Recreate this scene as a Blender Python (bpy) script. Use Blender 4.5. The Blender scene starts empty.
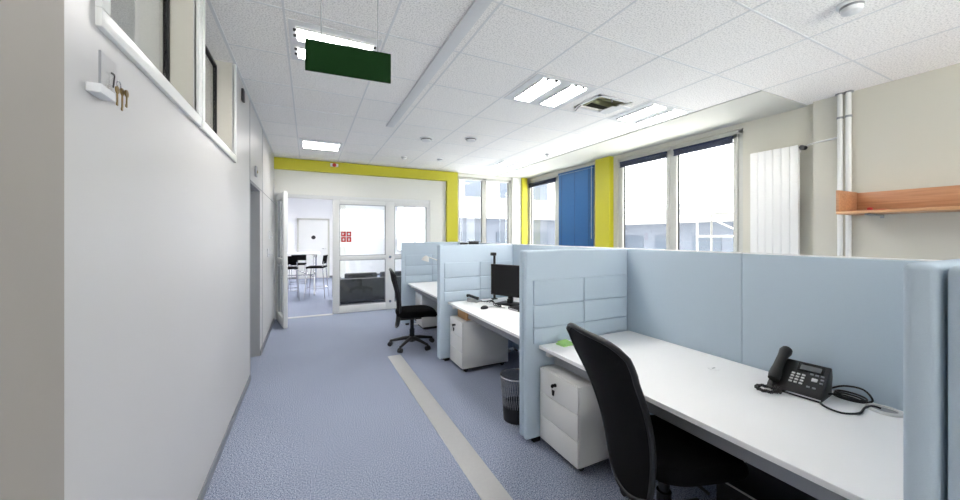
import bpy, bmesh, math, random
from mathutils import Vector, Matrix
random.seed(7)
PI = math.pi
S = bpy.context.scene
COL = S.collection

# ------------------------------------------------------------------ camera, world, exposure
YAW = 0.4535
cam_data = bpy.data.cameras.new('camera')
cam_data.sensor_width = 36.0
cam_data.lens = 352.0 / 960.0 * 36.0
cam_data.shift_y = -14.0 / 960.0
cam_data.clip_start = 0.02
cam = bpy.data.objects.new('camera', cam_data)
COL.objects.link(cam)
cam.location = (0, 0, 1.5)
cam.rotation_euler = (PI / 2, 0, -YAW)
S.camera = cam

world = bpy.data.worlds.new('overcast_sky')
S.world = world
world.use_nodes = True
wn = world.node_tree.nodes
wn['Background'].inputs[0].default_value = (1.0, 0.985, 0.99, 1)
wn['Background'].inputs[1].default_value = 4.0
TUBE = 33.0
sun_d = bpy.data.lights.new('sun', 'SUN'); sun_d.energy = 32.0; sun_d.angle = 0.05; sun_d.color = (1.0, 0.97, 0.92)
sun = bpy.data.objects.new('sun', sun_d); COL.objects.link(sun)
sun.rotation_euler = (math.radians(7), math.radians(-10), 0)        # high, from behind the building: never enters the windows; added so sunlit ground brightens the ceiling
S.view_settings.view_transform = 'Standard'
S.view_settings.look = 'None'
S.view_settings.gamma = 1.0
S.view_settings.exposure = 0.74
try:
    S.cycles.use_denoising = True
    S.cycles.max_bounces = 10
    S.cycles.diffuse_bounces = 6
    S.cycles.transparent_max_bounces = 16
    S.cycles.sample_clamp_indirect = 8.0
except Exception:
    pass

# ------------------------------------------------------------------ materials
def lin(c):
    return tuple(((v / 255.0) / 12.92 if v / 255.0 <= 0.04045 else ((v / 255.0 + 0.055) / 1.055) ** 2.4) for v in c) + (1,)

MATS = {}
def mat(name, rgb, rough=0.5, metal=0.0, var=0.05, scale=40.0, bump=0.0, bscale=None, spec=0.5, emit=0.0):
    if name in MATS: return MATS[name]
    m = bpy.data.materials.new(name); m.use_nodes = True
    nt = m.node_tree; p = nt.nodes['Principled BSDF']
    p.inputs['Roughness'].default_value = rough
    p.inputs['Metallic'].default_value = metal
    p.inputs['Specular IOR Level'].default_value = spec
    tc = nt.nodes.new('ShaderNodeTexCoord')
    nz = nt.nodes.new('ShaderNodeTexNoise'); nz.inputs['Scale'].default_value = scale; nz.inputs['Detail'].default_value = 3
    nt.links.new(tc.outputs['Object'], nz.inputs['Vector'])
    mx = nt.nodes.new('ShaderNodeMix'); mx.data_type = 'RGBA'
    c = lin(rgb)
    mx.inputs[6].default_value = tuple(v * (1 - var) for v in c[:3]) + (1,)
    mx.inputs[7].default_value = tuple(min(1, v * (1 + var)) for v in c[:3]) + (1,)
    nt.links.new(nz.outputs['Fac'], mx.inputs[0])
    nt.links.new(mx.outputs[2], p.inputs['Base Color'])
    if bump:
        n2 = nz
        if bscale:
            n2 = nt.nodes.new('ShaderNodeTexNoise'); n2.inputs['Scale'].default_value = bscale
            nt.links.new(tc.outputs['Object'], n2.inputs['Vector'])
        b = nt.nodes.new('ShaderNodeBump'); b.inputs['Strength'].default_value = bump; b.inputs['Distance'].default_value = 0.004
        nt.links.new(n2.outputs['Fac'], b.inputs['Height']); nt.links.new(b.outputs['Normal'], p.inputs['Normal'])
    if emit:
        p.inputs['Emission Color'].default_value = (1, 0.965, 0.93, 1)
        p.inputs['Emission Strength'].default_value = emit
    MATS[name] = m
    return m

def ramp_noise(name, c0, c1, scale, lo, hi, rough=0.9, bump=0.3, dist=0.003, detail=2.0, spec=0.2, second=None):
    m = bpy.data.materials.new(name); m.use_nodes = True
    nt = m.node_tree; p = nt.nodes['Principled BSDF']
    p.inputs['Roughness'].default_value = rough; p.inputs['Specular IOR Level'].default_value = spec
    tc = nt.nodes.new('ShaderNodeTexCoord')
    nz = nt.nodes.new('ShaderNodeTexNoise'); nz.inputs['Scale'].default_value = scale; nz.inputs['Detail'].default_value = detail
    nt.links.new(tc.outputs['Object'], nz.inputs['Vector'])
    r = nt.nodes.new('ShaderNodeValToRGB')
    r.color_ramp.elements[0].position = lo; r.color_ramp.elements[0].color = lin(c0)
    r.color_ramp.elements[1].position = hi; r.color_ramp.elements[1].color = lin(c1)
    nt.links.new(nz.outputs['Fac'], r.inputs['Fac'])
    out = r.outputs['Color']
    if second:
        n2 = nt.nodes.new('ShaderNodeTexNoise'); n2.inputs['Scale'].default_value = second
        nt.links.new(tc.outputs['Object'], n2.inputs['Vector'])
        mm = nt.nodes.new('ShaderNodeMapRange'); mm.inputs[3].default_value = 0.88; mm.inputs[4].default_value = 1.12
        nt.links.new(n2.outputs['Fac'], mm.inputs[0])
        ml = nt.nodes.new('ShaderNodeMix'); ml.data_type = 'RGBA'; ml.blend_type = 'MULTIPLY'; ml.inputs[0].default_value = 1
        nt.links.new(out, ml.inputs[6]); nt.links.new(mm.outputs[0], ml.inputs[7]); out = ml.outputs[2]
    nt.links.new(out, p.inputs['Base Color'])
    b = nt.nodes.new('ShaderNodeBump'); b.inputs['Strength'].default_value = bump; b.inputs['Distance'].default_value = dist
    nt.links.new(nz.outputs['Fac'], b.inputs['Height']); nt.links.new(b.outputs['Normal'], p.inputs['Normal'])
    MATS[name] = m
    return m

def glass_mat(name, tint=(1, 1, 1), refl=1.0):
    m = bpy.data.materials.new(name); m.use_nodes = True
    nt = m.node_tree
    for n in list(nt.nodes):
        if n.type != 'OUTPUT_MATERIAL': nt.nodes.remove(n)
    out = [n for n in nt.nodes if n.type == 'OUTPUT_MATERIAL'][0]
    t = nt.nodes.new('ShaderNodeBsdfTransparent'); t.inputs[0].default_value = tuple(tint) + (1,)
    g = nt.nodes.new('ShaderNodeBsdfGlossy'); g.inputs['Roughness'].default_value = 0.02
    lw = nt.nodes.new('ShaderNodeLayerWeight'); lw.inputs[0].default_value = 0.5
    pw = nt.nodes.new('ShaderNodeMath'); pw.operation = 'POWER'; pw.inputs[1].default_value = 4.0
    nt.links.new(lw.outputs['Facing'], pw.inputs[0])
    ml = nt.nodes.new('ShaderNodeMath'); ml.operation = 'MULTIPLY_ADD'; ml.inputs[1].default_value = 0.9; ml.inputs[2].default_value = 0.04 * refl
    nt.links.new(pw.outputs[0], ml.inputs[0])
    mx = nt.nodes.new('ShaderNodeMixShader')
    nt.links.new(ml.outputs[0], mx.inputs[0]); nt.links.new(t.outputs[0], mx.inputs[1]); nt.links.new(g.outputs[0], mx.inputs[2])
    nt.links.new(mx.outputs[0], out.inputs[0])
    MATS[name] = m
    return m

def wood_mat(name, c0, c1):
    m = bpy.data.materials.new(name); m.use_nodes = True
    nt = m.node_tree; p = nt.nodes['Principled BSDF']; p.inputs['Roughness'].default_value = 0.45
    tc = nt.nodes.new('ShaderNodeTexCoord'); mp = nt.nodes.new('ShaderNodeMapping')
    mp.inputs['Scale'].default_value = (30, 1.5, 40)
    nz = nt.nodes.new('ShaderNodeTexNoise'); nz.inputs['Scale'].default_value = 2.0; nz.inputs['Detail'].default_value = 4
    nt.links.new(tc.outputs['Object'], mp.inputs[0]); nt.links.new(mp.outputs[0], nz.inputs['Vector'])
    r = nt.nodes.new('ShaderNodeValToRGB')
    r.color_ramp.elements[0].position = 0.35; r.color_ramp.elements[0].color = lin(c0)
    r.color_ramp.elements[1].position = 0.65; r.color_ramp.elements[1].color = lin(c1)
    nt.links.new(nz.outputs['Fac'], r.inputs[0]); nt.links.new(r.outputs[0], p.inputs['Base Color'])
    MATS[name] = m
    return m

def weave_mat(name, rgb, alpha_holes, scale=260):
    """woven chair netting: real see-through gaps between the threads"""
    m = bpy.data.materials.new(name); m.use_nodes = True
    nt = m.node_tree; p = nt.nodes['Principled BSDF']
    p.inputs['Base Color'].default_value = lin(rgb); p.inputs['Roughness'].default_value = 0.7; p.inputs['Specular IOR Level'].default_value = 0.12
    tc = nt.nodes.new('ShaderNodeTexCoord')
    v = nt.nodes.new('ShaderNodeTexVoronoi'); v.inputs['Scale'].default_value = scale
    nt.links.new(tc.outputs['Object'], v.inputs['Vector'])
    lt = nt.nodes.new('ShaderNodeMath'); lt.operation = 'GREATER_THAN'; lt.inputs[1].default_value = alpha_holes
    nt.links.new(v.outputs['Distance'], lt.inputs[0])
    nt.links.new(lt.outputs[0], p.inputs['Alpha'])
    MATS[name] = m
    return m

carpet = ramp_noise('blue_carpet', (82, 93, 119), (180, 187, 204), 140, 0.36, 0.64, 0.95, 0.6, 0.004, 3.0, 0.1, second=0.9)
tile_m = ramp_noise('acoustic_tile', (216, 214, 213), (250, 248, 246), 95, 0.30, 0.55, 0.9, 0.5, 0.003, 2.0, 0.2)
tbar_m = mat('ceiling_rail_white', (222, 223, 225), 0.85, 0, 0.02)
plaster = mat('white_plaster', (228, 228, 222), 0.7, 0, 0.015, 6)
plaster_cream = mat('cream_plaster', (203, 200, 188), 0.7, 0, 0.02, 3)
soffit_m = mat('soffit_paint', (196, 196, 190), 0.7, 0, 0.015, 6)
panel_white = mat('white_partition', (194, 193, 194), 0.42, 0, 0.012, 4)
bright_white = mat('bright_white_paint', (246, 246, 248), 0.7, 0, 0.01, 4)
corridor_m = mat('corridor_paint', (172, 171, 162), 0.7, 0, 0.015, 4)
lining_m = mat('beige_lining', (196, 193, 184), 0.6, 0, 0.02)
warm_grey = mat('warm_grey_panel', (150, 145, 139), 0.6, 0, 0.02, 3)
grey_door = mat('grey_door_paint', (150, 152, 155), 0.5, 0, 0.02, 5)
base_m = mat('grey_skirting', (120, 124, 132), 0.5, 0, 0.03)
yellow = mat('yellow_paint', (186, 180, 30), 0.5, 0, 0.03, 5)
white_pvc = mat('white_frame', (222, 223, 222), 0.35, 0, 0.01)
grey_alu = mat('grey_window_frame', (196, 196, 190), 0.35, 0, 0.02)
black_gasket = mat('black_gasket', (14, 14, 15), 0.5)
fabric = mat('light_blue_fabric', (194, 209, 222), 0.92, 0, 0.05, 300, 0.25, 700, 0.15)
desk_white = mat('white_laminate', (246, 246, 246), 0.35, 0, 0.01, 5)
steel_white = mat('white_steel', (226, 226, 224), 0.35, 0, 0.01, 5)
steel_grey = mat('grey_steel', (150, 152, 156), 0.4, 0.2, 0.02)
black_plastic = mat('black_plastic', (16, 16, 18), 0.45, 0, 0.1)
black_gloss = mat('black_gloss', (8, 9, 11), 0.15, 0, 0.05)
black_fabric = mat('black_upholstery', (9, 9, 11), 0.9, 0, 0.2, 400, 0.3, 800, 0.08)
net = weave_mat('black_netting', (9, 9, 10), 0.13)
chrome = mat('chrome', (200, 200, 204), 0.18, 1.0, 0.02)
alu = mat('brushed_aluminium', (182, 182, 182), 0.45, 0.3, 0.06, 60)
brass = mat('brass', (150, 128, 80), 0.3, 1.0, 0.1)
green_m = mat('dark_green_board', (13, 46, 15), 0.7, 0, 0.04, spec=0.12)
blue_blind = mat('blue_blind', (44, 98, 146), 0.45, 0, 0.06)
navy = mat('navy_blind', (38, 48, 78), 0.5, 0, 0.06)
note_green = mat('green_paper', (170, 216, 132), 0.7)
lcd = mat('grey_lcd', (92, 96, 98), 0.25, 0, 0.05)
key_white = mat('white_keys', (220, 220, 220), 0.4)
paper_brown = mat('brown_cardboard', (190, 150, 104), 0.8, 0, 0.1)
red_m = mat('red_paint', (196, 36, 34), 0.5)
sofa_m = mat('charcoal_leather', (54, 56, 60), 0.5, 0, 0.08)
facade_white = mat('white_render', (136, 136, 134), 0.8, 0, 0.03, 0.6)
facade_blue = mat('pale_blue_cladding', (84, 90, 102), 0.7, 0, 0.03, 0.6)
facade_glass = mat('grey_facade_glass', (70, 78, 90), 0.3, 0, 0.08, 0.8)
roof_grey = mat('grey_roofing', (120, 122, 128), 0.7, 0, 0.05, 0.8)
roof_dark = mat('dark_roofing', (64, 66, 70), 0.8, 0, 0.05, 0.8)
ground_m = mat('pale_concrete', (200, 200, 198), 0.9, 0, 0.06, 0.5)
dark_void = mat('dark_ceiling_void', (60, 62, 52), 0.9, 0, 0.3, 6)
void_duct = mat('olive_duct', (168, 168, 132), 0.6, 0, 0.15, 8)
glass = glass_mat('clear_glass', (0.97, 0.985, 0.98), 1.0)
acrylic = glass_mat('clear_acrylic', (0.98, 0.98, 0.985), 0.5)
wood = wood_mat('beech_wood', (176, 124, 88), (196, 146, 108))
wood_side = wood_mat('beech_edge', (196, 146, 104), (214, 168, 124))
tube_m = mat('fluorescent_tube', (255, 255, 255), 0.4, emit=TUBE)
reflector = mat('white_reflector', (236, 236, 236), 0.3, 0, 0.01)

# ------------------------------------------------------------------ mesh helpers
class MB:
    def __init__(self): self.bm = bmesh.new()
    def box(self, x0, x1, y0, y1, z0, z1, bev=0.0, seg=2, mtx=None):
        b = bmesh.new()
        vs = [b.verts.new((x, y, z)) for x in (x0, x1) for y in (y0, y1) for z in (z0, z1)]
        for f in ((0, 1, 3, 2), (4, 6, 7, 5), (0, 4, 5, 1), (2, 3, 7, 6), (0, 2, 6, 4), (1, 5, 7, 3)):
            b.faces.new([vs[i] for i in f])
        if bev: bmesh.ops.bevel(b, geom=list(b.edges), offset=bev, segments=seg, profile=0.5, affect='EDGES')
        self._merge(b, mtx); return self
    def _merge(self, b, mtx=None):
        if mtx is not None: bmesh.ops.transform(b, matrix=mtx, verts=list(b.verts))
        bmesh.ops.recalc_face_normals(b, faces=list(b.faces))
        me = bpy.data.meshes.new('tmp'); b.to_mesh(me); b.free()
        self.bm.from_mesh(me); bpy.data.meshes.remove(me)
    def tube(self, pts, r, n=10, closed=False, taper=None):
        pts = [Vector(p) for p in pts]; b = bmesh.new(); rings = []
        N = len(pts); prev = None
        for i, p in enumerate(pts):
            if closed: d = pts[(i + 1) % N] - pts[i - 1]
            else: d = pts[min(i + 1, N - 1)] - pts[max(i - 1, 0)]
            d.normalize()
            if prev is None:
                a = d.cross(Vector((0, 0, 1)))
                if a.length < 1e-3: a = d.cross(Vector((0, 1, 0)))
                a.normalize()
            else:
                a = prev - d * prev.dot(d); a.normalize()
            prev = a; c = d.cross(a)
            rr = taper[i] if taper else r
            rings.append([b.verts.new(p + (a * math.cos(2 * PI * k / n) + c * math.sin(2 * PI * k / n)) * rr) for k in range(n)])
        for i in range(N if closed else N - 1):
            A, B = rings[i], rings[(i + 1) % N]
            for k in range(n): b.faces.new((A[k], A[(k + 1) % n], B[(k + 1) % n], B[k]))
        if not closed:
            b.faces.new(rings[0][::-1]); b.faces.new(rings[-1])
        self._merge(b); return self
    def cyl(self, p0, p1, r, n=16): return self.tube([p0, p1], r, n)
    def lathe(self, prof, n=24, mtx=None):
        b = bmesh.new(); rings = []
        for (r, z) in prof:
            if r < 1e-6: rings.append([b.verts.new((0, 0, z))])
            else: rings.append([b.verts.new((r * math.cos(2 * PI * k / n), r * math.sin(2 * PI * k / n), z)) for k in range(n)])
        for A, B in zip(rings, rings[1:]):
            for k in range(n):
                q = [A[k % len(A)], A[(k + 1) % len(A)], B[(k + 1) % len(B)], B[k % len(B)]]
                u = []
                for v in q:
                    if v not in u: u.append(v)
                if len(u) > 2: b.faces.new(u)
        self._merge(b, mtx); return self
    def prism(self, poly, axis, a0, a1, bev=0.0):
        """extrude a 2-D polygon along an axis: x->(y,z), y->(x,z), z->(x,y)"""
        b = bmesh.new()
        def P(u, v, a): return {'x': (a, u, v), 'y': (u, a, v), 'z': (u, v, a)}[axis]
        A = [b.verts.new(P(u, v, a0)) for u, v in poly]; B = [b.verts.new(P(u, v, a1)) for u, v in poly]
        b.faces.new(A); b.faces.new(B[::-1]); n = len(poly)
        for i in range(n): b.faces.new((A[i], A[(i + 1) % n], B[(i + 1) % n], B[i]))
        if bev: bmesh.ops.bevel(b, geom=list(b.edges), offset=bev, segments=2, profile=0.5, affect='EDGES')
        self._merge(b); return self
    def surf(self, fn, nu, nv, thick):
        """thin shell from a parametric surface fn(u,v) -> point"""
        b = bmesh.new()
        P = [[Vector(fn(i / nu, j / nv)) for j in range(nv + 1)] for i in range(nu + 1)]
        def nrm(i, j):
            du = P[min(i + 1, nu)][j] - P[max(i - 1, 0)][j]; dv = P[i][min(j + 1, nv)] - P[i][max(j - 1, 0)]
            return du.cross(dv).normalized()
        F = [[b.verts.new(P[i][j] + nrm(i, j) * thick / 2) for j in range(nv + 1)] for i in range(nu + 1)]
        G = [[b.verts.new(P[i][j] - nrm(i, j) * thick / 2) for j in range(nv + 1)] for i in range(nu + 1)]
        for i in range(nu):
            for j in range(nv):
                b.faces.new((F[i][j], F[i + 1][j], F[i + 1][j + 1], F[i][j + 1]))
                b.faces.new((G[i][j], G[i][j + 1], G[i + 1][j + 1], G[i + 1][j]))
        for i in range(nu):
            b.faces.new((F[i][0], G[i][0], G[i + 1][0], F[i + 1][0])); b.faces.new((F[i][nv], F[i + 1][nv], G[i + 1][nv], G[i][nv]))
        for j in range(nv):
            b.faces.new((F[0][j], F[0][j + 1], G[0][j + 1], G[0][j])); b.faces.new((F[nu][j], G[nu][j], G[nu][j + 1], F[nu][j + 1]))
        self._merge(b); return self
    def build(self, name, m, parent=None, smooth=True, loc=None, rotz=None, bevel=None):
        me = bpy.data.meshes.new(name); self.bm.to_mesh(me); self.bm.free()
        me.materials.append(m)
        o = bpy.data.objects.new(name, me); COL.objects.link(o)
        if parent is not None: o.parent = parent
        if loc: o.location = loc
        if rotz: o.rotation_euler = (0, 0, rotz)
        if smooth:
            for p in me.polygons: p.use_smooth = True
            e = bmesh.new(); e.from_mesh(me)
            for ed in e.edges:
                if len(ed.link_faces) == 2 and ed.calc_face_angle(0) > 0.7: ed.smooth = False
            e.to_mesh(me); e.free()
        return o

def tag(o, label, cat, group=None, kind=None):
    o['label'] = label; o['category'] = cat
    if group: o['group'] = group
    if kind: o['kind'] = kind
    return o
def thing(name, label, cat, loc=(0, 0, 0), rotz=0, group=None):
    o = bpy.data.objects.new(name, None); COL.objects.link(o)
    o.location = loc; o.rotation_euler = (0, 0, rotz)
    return tag(o, label, cat, group)
def struct(o): o['kind'] = 'structure'; return o
def copy_tree(o, parent=None):
    c = o.copy(); COL.objects.link(c)
    if parent is not None: c.parent = parent
    for ch in list(o.children): copy_tree(ch, c)
    return c
def place(o, loc, rotz=None, label=None, group=None):
    o.location = loc
    if rotz is not None: o.rotation_euler = (0, 0, rotz)
    if label: o['label'] = label
    if group: o['group'] = group
    return o

# ------------------------------------------------------------------ setting
CZ = 2.915
XL, XR = -0.55, 4.85
YB = 7.30                     # face of the glazed cross wall
YF = 13.8                     # far wall of the room behind it
YR = -2.6
struct(MB().box(-3.0, 5.2, YR - .1, YF + .1, -0.1, 0).build('floor', carpet, smooth=False))

# suspended ceiling: tiles cell by cell, one tile cut open
GX = [-0.14, 0.50, 1.05, 1.77, 2.49, 3.21, 3.95]
GY = [1.235 + 0.635 * k for k in range(-6, 10)]
HX0, HX1, HY0, HY1 = 2.64, 3.04, 2.66, 2.98
m = MB()
xs = sorted([XL - .2] + GX + [HX0, HX1]); ys = sorted([YR] + GY + [YB] + [HY0, HY1])
for i in range(len(xs) - 1):
    for j in range(len(ys) - 1):
        xc, yc = (xs[i] + xs[i + 1]) / 2, (ys[j] + ys[j + 1]) / 2
        if HX0 < xc < HX1 and HY0 < yc < HY1: continue
        m.box(xs[i], xs[i + 1], ys[j], ys[j + 1], CZ, CZ + 0.018)
m.box(3.95, XR + .3, YR, 1.87, CZ, CZ + 0.018)
struct(m.build('ceiling', tile_m, smooth=False))
m = MB()
for x in GX: m.box(x - .007, x + .007, YR, YB, CZ - .002, CZ + .004)
for y in GY:
    m.box(XL, 3.95 if y > 1.9 else XR, y - .006, y + .006, CZ - .0018, CZ + .004)
m.box(XL, XL + .02, YR, YB, CZ - .004, CZ + .004)
struct(m.build('trim_1', tbar_m, smooth=False))
struct(MB().box(3.95, XR + .3, 1.87, YB + .3, CZ - .012, CZ + .06).build('trim_2', soffit_m, smooth=False))
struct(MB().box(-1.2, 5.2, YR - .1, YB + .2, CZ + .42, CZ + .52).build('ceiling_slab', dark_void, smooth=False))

# left partition wall with door recess and two clerestory windows
m = MB()
XLB = XL - 0.25
m.box(XLB, XL, YR, 1.22, 0, CZ)
m.box(XLB, XL, 1.22, 4.35, 0, 2.15)
m.box(XLB, XL, 3.47, 4.35, 2.15, CZ)
m.box(XLB, XL, 2.40, 2.52, 2.15, CZ)
m.box(XLB, XL, 1.22, 1.44, 2.15, CZ)
m.box(XLB, XL, 4.35, 5.18, 2.08, CZ)
m.box(XLB, XL, 5.18, YB, 0, CZ)
struct(m.build('wall_left', panel_white, smooth=False))
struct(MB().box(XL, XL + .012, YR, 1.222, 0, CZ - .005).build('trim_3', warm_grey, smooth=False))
m = MB()
for y in (4.35, 5.45): m.box(XL, XL + .003, y - .003, y + .003, 2.08 if y < 5 else 0.07, CZ - .005)
m.box(XL, XL + .003, 4.35, YB - .1, 2.085, 2.092)
struct(m.build('trim_4', base_m, smooth=False))
m = MB().box(XL, XL + .012, 1.222, 4.35, 0, 0.055).box(XL, XL + .012, 5.18, 7.15, 0, 0.055)
struct(m.build('baseboard_left', base_m, smooth=False))
# clerestory windows
for n, (y0, y1, ztop) in enumerate(((1.44, 2.40, CZ), (2.52, 3.47, CZ))):
    m = MB()
    m.box(XL - .01, XL + .016, y0 - .05, y1 + .045, 2.105, 2.16, .004)
    m.box(XL - .01, XL + .016, y1 - .0, y1 + .045, 2.16, CZ - .005, .004)
    m.box(XL - .01, XL + .016, y0 - .05, y0, 2.16, CZ - .005, .004)
    w = struct(m.build('window_%d' % (n + 1), white_pvc))
    g = MB().box(-.685, -.66, y1 - .02, y1 - .001, 2.16, 2.87).box(-.685, -.66, y0, y1, 2.16, 2.18).box(-.685, -.66, y0, y1, 2.85, 2.87)
    MB().box(-.70, XL - .012, y1 - .001, y1 + .004, 2.151, CZ - .005).box(-.70, XL - .012, y0, y1, 2.148, 2.153).build('reveal_lining', lining_m, w, smooth=False)
    g.build('window_gasket', black_gasket, w, smooth=False)
    MB().box(-.68, -.672, y0, y1 - .02, 2.18, 2.85).build('window_pane', glass, w, smooth=False)
# corridor behind the clerestory: its own wall and ceiling
struct(MB().box(-2.4, -2.3, YR, YB, 0, CZ).build('wall_corridor', corridor_m, smooth=False))
struct(MB().box(-2.4, XLB, YR, YB, CZ, CZ + .05).build('ceiling_corridor', tile_m, smooth=False))
# door in the left wall
d = struct(MB().box(-.73, -.68, 4.37, 5.16, 0.005, 2.06, .004).build('door_1', grey_door))
m = MB().box(XLB + .01, XL + .004, 4.352, 4.372, 0, 2.08).box(XLB + .01, XL + .004, 5.158, 5.178, 0, 2.08).box(XLB + .01, XL + .004, 4.352, 5.178, 2.06, 2.08)
m.build('door_frame', grey_door, d, smooth=False)
MB().tube([(-.68, 4.45, 1.03), (-.645, 4.45, 1.03), (-.64, 4.47, 1.03), (-.64, 4.56, 1.03)], .009).box(-.683, -.672, 4.425, 4.475, .93, 1.10, .003).build('door_handle', chrome, d)

# right wall
XO = XR + 0.16
W1 = (2.50, 4.47); W2 = (4.98, 7.28)
m = MB()
m.box(XR, XO, 1.80, W1[0], 0, CZ + .05)
m.box(XR, XO, W1[0], W1[1], 0, 0.92)
m.box(XR, XO, W1[1], W2[0], 0, CZ + .05)
m.box(XR, XO, W2[0], W2[1], 0, 0.92)
m.box(XR, XO, W1[0], W1[1], 2.84, CZ + .05)
m.box(XR, XO, W2[0], W2[1], 2.84, CZ + .05)
m.box(XR, XO, W2[1], YB + .3, 0, CZ + .05)
struct(m.build('wall_right', plaster_cream, smooth=False))
struct(MB().box(XR - .06, XO, YR, 1.80, 0, CZ).build('wall_right_pier', plaster_cream, smooth=False))
m = MB().box(-.9, 5.2, YR - .1, YR, 0, .92).box(-.9, 5.2, YR - .1, YR, 2.84, CZ + .05)
for a, b in ((-.9, .0), (2.1, 2.4), (4.5, 5.2)): m.box(a, b, YR - .1, YR, .92, 2.84)
struct(m.build('wall_rear', plaster, smooth=False))
for n, (a, b) in enumerate(((.0, 2.1), (2.4, 4.5))):
    m = MB()
    for x in (a + .04, (a + b) / 2, b - .04): m.box(x - .04, x + .04, YR - .08, YR - .02, .92, 2.84)
    m.box(a, b, YR - .08, YR - .02, .92, 1.0).box(a, b, YR - .08, YR - .02, 2.76, 2.84)
    w = struct(m.build('window_%d' % (7 + n), grey_alu, smooth=False))  # rear windows, added out of view to send daylight up to the ceiling
    for x0, x1 in ((a + .08, (a + b) / 2 - .04), ((a + b) / 2 + .04, b - .08)): MB().box(x0, x1, YR - .053, YR - .047, 1.0, 2.76).build('window_pane', glass, w, smooth=False)

def sash_window(name, y0, y1, split, handle_y=None):
    """two sashes in the right wall between y0 and y1"""
    m = MB(); zt, zb = 2.84, .92; X0, X1 = XR + .02, XR + .09
    for a, b in ((y0, y0 + .06), (y1 - .06, y1), (split - .035, split + .035)): m.box(X0, X1, a, b, zb, zt, .006)
    m.box(X0, X1, y0, y1, zt - .05, zt, .006); m.box(X0, X1, y0, y1, zb, zb + .06, .006)
    w = struct(m.build(name, grey_alu))
    for a, b in ((y0 + .06, split - .035), (split + .035, y1 - .06)):
        s = MB()
        s.box(X0 - .02, X0 + .03, a, a + .05, zb + .06, zt - .05, .006).box(X0 - .02, X0 + .03, b - .05, b, zb + .06, zt - .05, .006)
        s.box(X0 - .02, X0 + .03, a, b, zt - .105, zt - .05, .006).box(X0 - .02, X0 + .03, a, b, zb + .06, zb + .12, .006)
        so = s.build('sash_frame', grey_alu, w)
        MB().box(X0 + .030, X0 + .036, a + .044, b - .044, zb + .11, zt - .10).build('window_pane', glass, so, smooth=False)
        gk = MB(); q = .012
        gk.box(X0 + .012, X0 + .030, a + .05, a + .05 + q, zb + .12, zt - .105).box(X0 + .012, X0 + .030, b - .05 - q, b - .05, zb + .12, zt - .105)
        gk.build('window_gasket', black_gasket, so, smooth=False)
    if handle_y:
        MB().box(X0 - .028, X0 - .018, handle_y - .015, handle_y + .015, 1.42, 1.56, .004).tube([(X0 - .028, handle_y, 1.52), (X0 - .06, handle_y, 1.52), (X0 - .065, handle_y, 1.50), (X0 - .065, handle_y, 1.40)], .009).build('window_handle', grey_alu, w)
    return w
sash_window('window_3', W1[0], W1[1], 3.46, 3.50)
sash_window('window_4', W2[0], W2[1], 6.12)
struct(MB().box(XR - .16, XR + .02, W1[0] - .04, W1[1] + .04, .89, .92, .004).build('trim_5', white_pvc))
struct(MB().box(XR - .16, XR + .02, W2[0] + .02, W2[1] - .3, .89, .92, .004).build('trim_6', white_pvc))
# yellow pier between the windows, and the corner post
struct(MB().box(XR - .10, XR + .02, 4.56, 4.90, 0, CZ - .012).build('trim_7', yellow, smooth=False))
struct(MB().box(4.64, 4.78, YB - .12, YB + .02, 0, CZ - .012).build('trim_8', yellow, smooth=False))
struct(MB().box(4.40, 4.64, YB - .06, YB + .1, 0, CZ - .012).build('trim_9', plaster, smooth=False))

# cross wall at the back: solid parts, yellow portal, glazed screen
m = MB()
m.box(XL, 2.97, YB, YB + .12, 2.27, CZ + .05)
m.box(2.36, 2.97, YB, YB + .12, 0, 2.27)
m.box(2.97, 4.40, YB, YB + .2, 0, .92)
m.box(2.97, 4.40, YB, YB + .2, 2.84, CZ + .05)
m.box(4.40, XO, YB + .02, YB + .2, 0, CZ + .05)
struct(m.build('wall_back', plaster, smooth=False))
m = MB().prism([(XL, CZ - .012), (2.97, CZ - .012), (2.97, 0), (2.72, 0), (2.72, 2.70), (XL, 2.70)], 'y', YB - .09, YB + .01)
struct(m.build('trim_10', yellow, smooth=False))
# back window
m = MB(); x0, x1, xm = 2.97, 4.40, 3.67
for a, b in ((x0, x0 + .07), (x1 - .07, x1), (xm - .05, xm + .05)): m.box(a, b, YB + .01, YB + .09, .92, 2.84, .006)
m.box(x0, x1, YB + .01, YB + .09, 2.78, 2.84, .006).box(x0, x1, YB + .01, YB + .09, .92, .99, .006)
w = struct(m.build('window_5', grey_alu))
for a, b in ((x0 + .07, xm - .05), (xm + .05, x1 - .07)):
    MB().box(a, b, YB + .045, YB + .051, .99, 2.78).build('window_pane', glass, w, smooth=False)
g = MB()
for a in (x0 + .07, xm + .05): g.box(a, a + .015, YB + .025, YB + .045, .99, 2.78)
for a in (xm - .065, x1 - .085): g.box(a, a + .015, YB + .025, YB + .045, .99, 2.78)
g.build('window_gasket', black_gasket, w, smooth=False)

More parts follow.
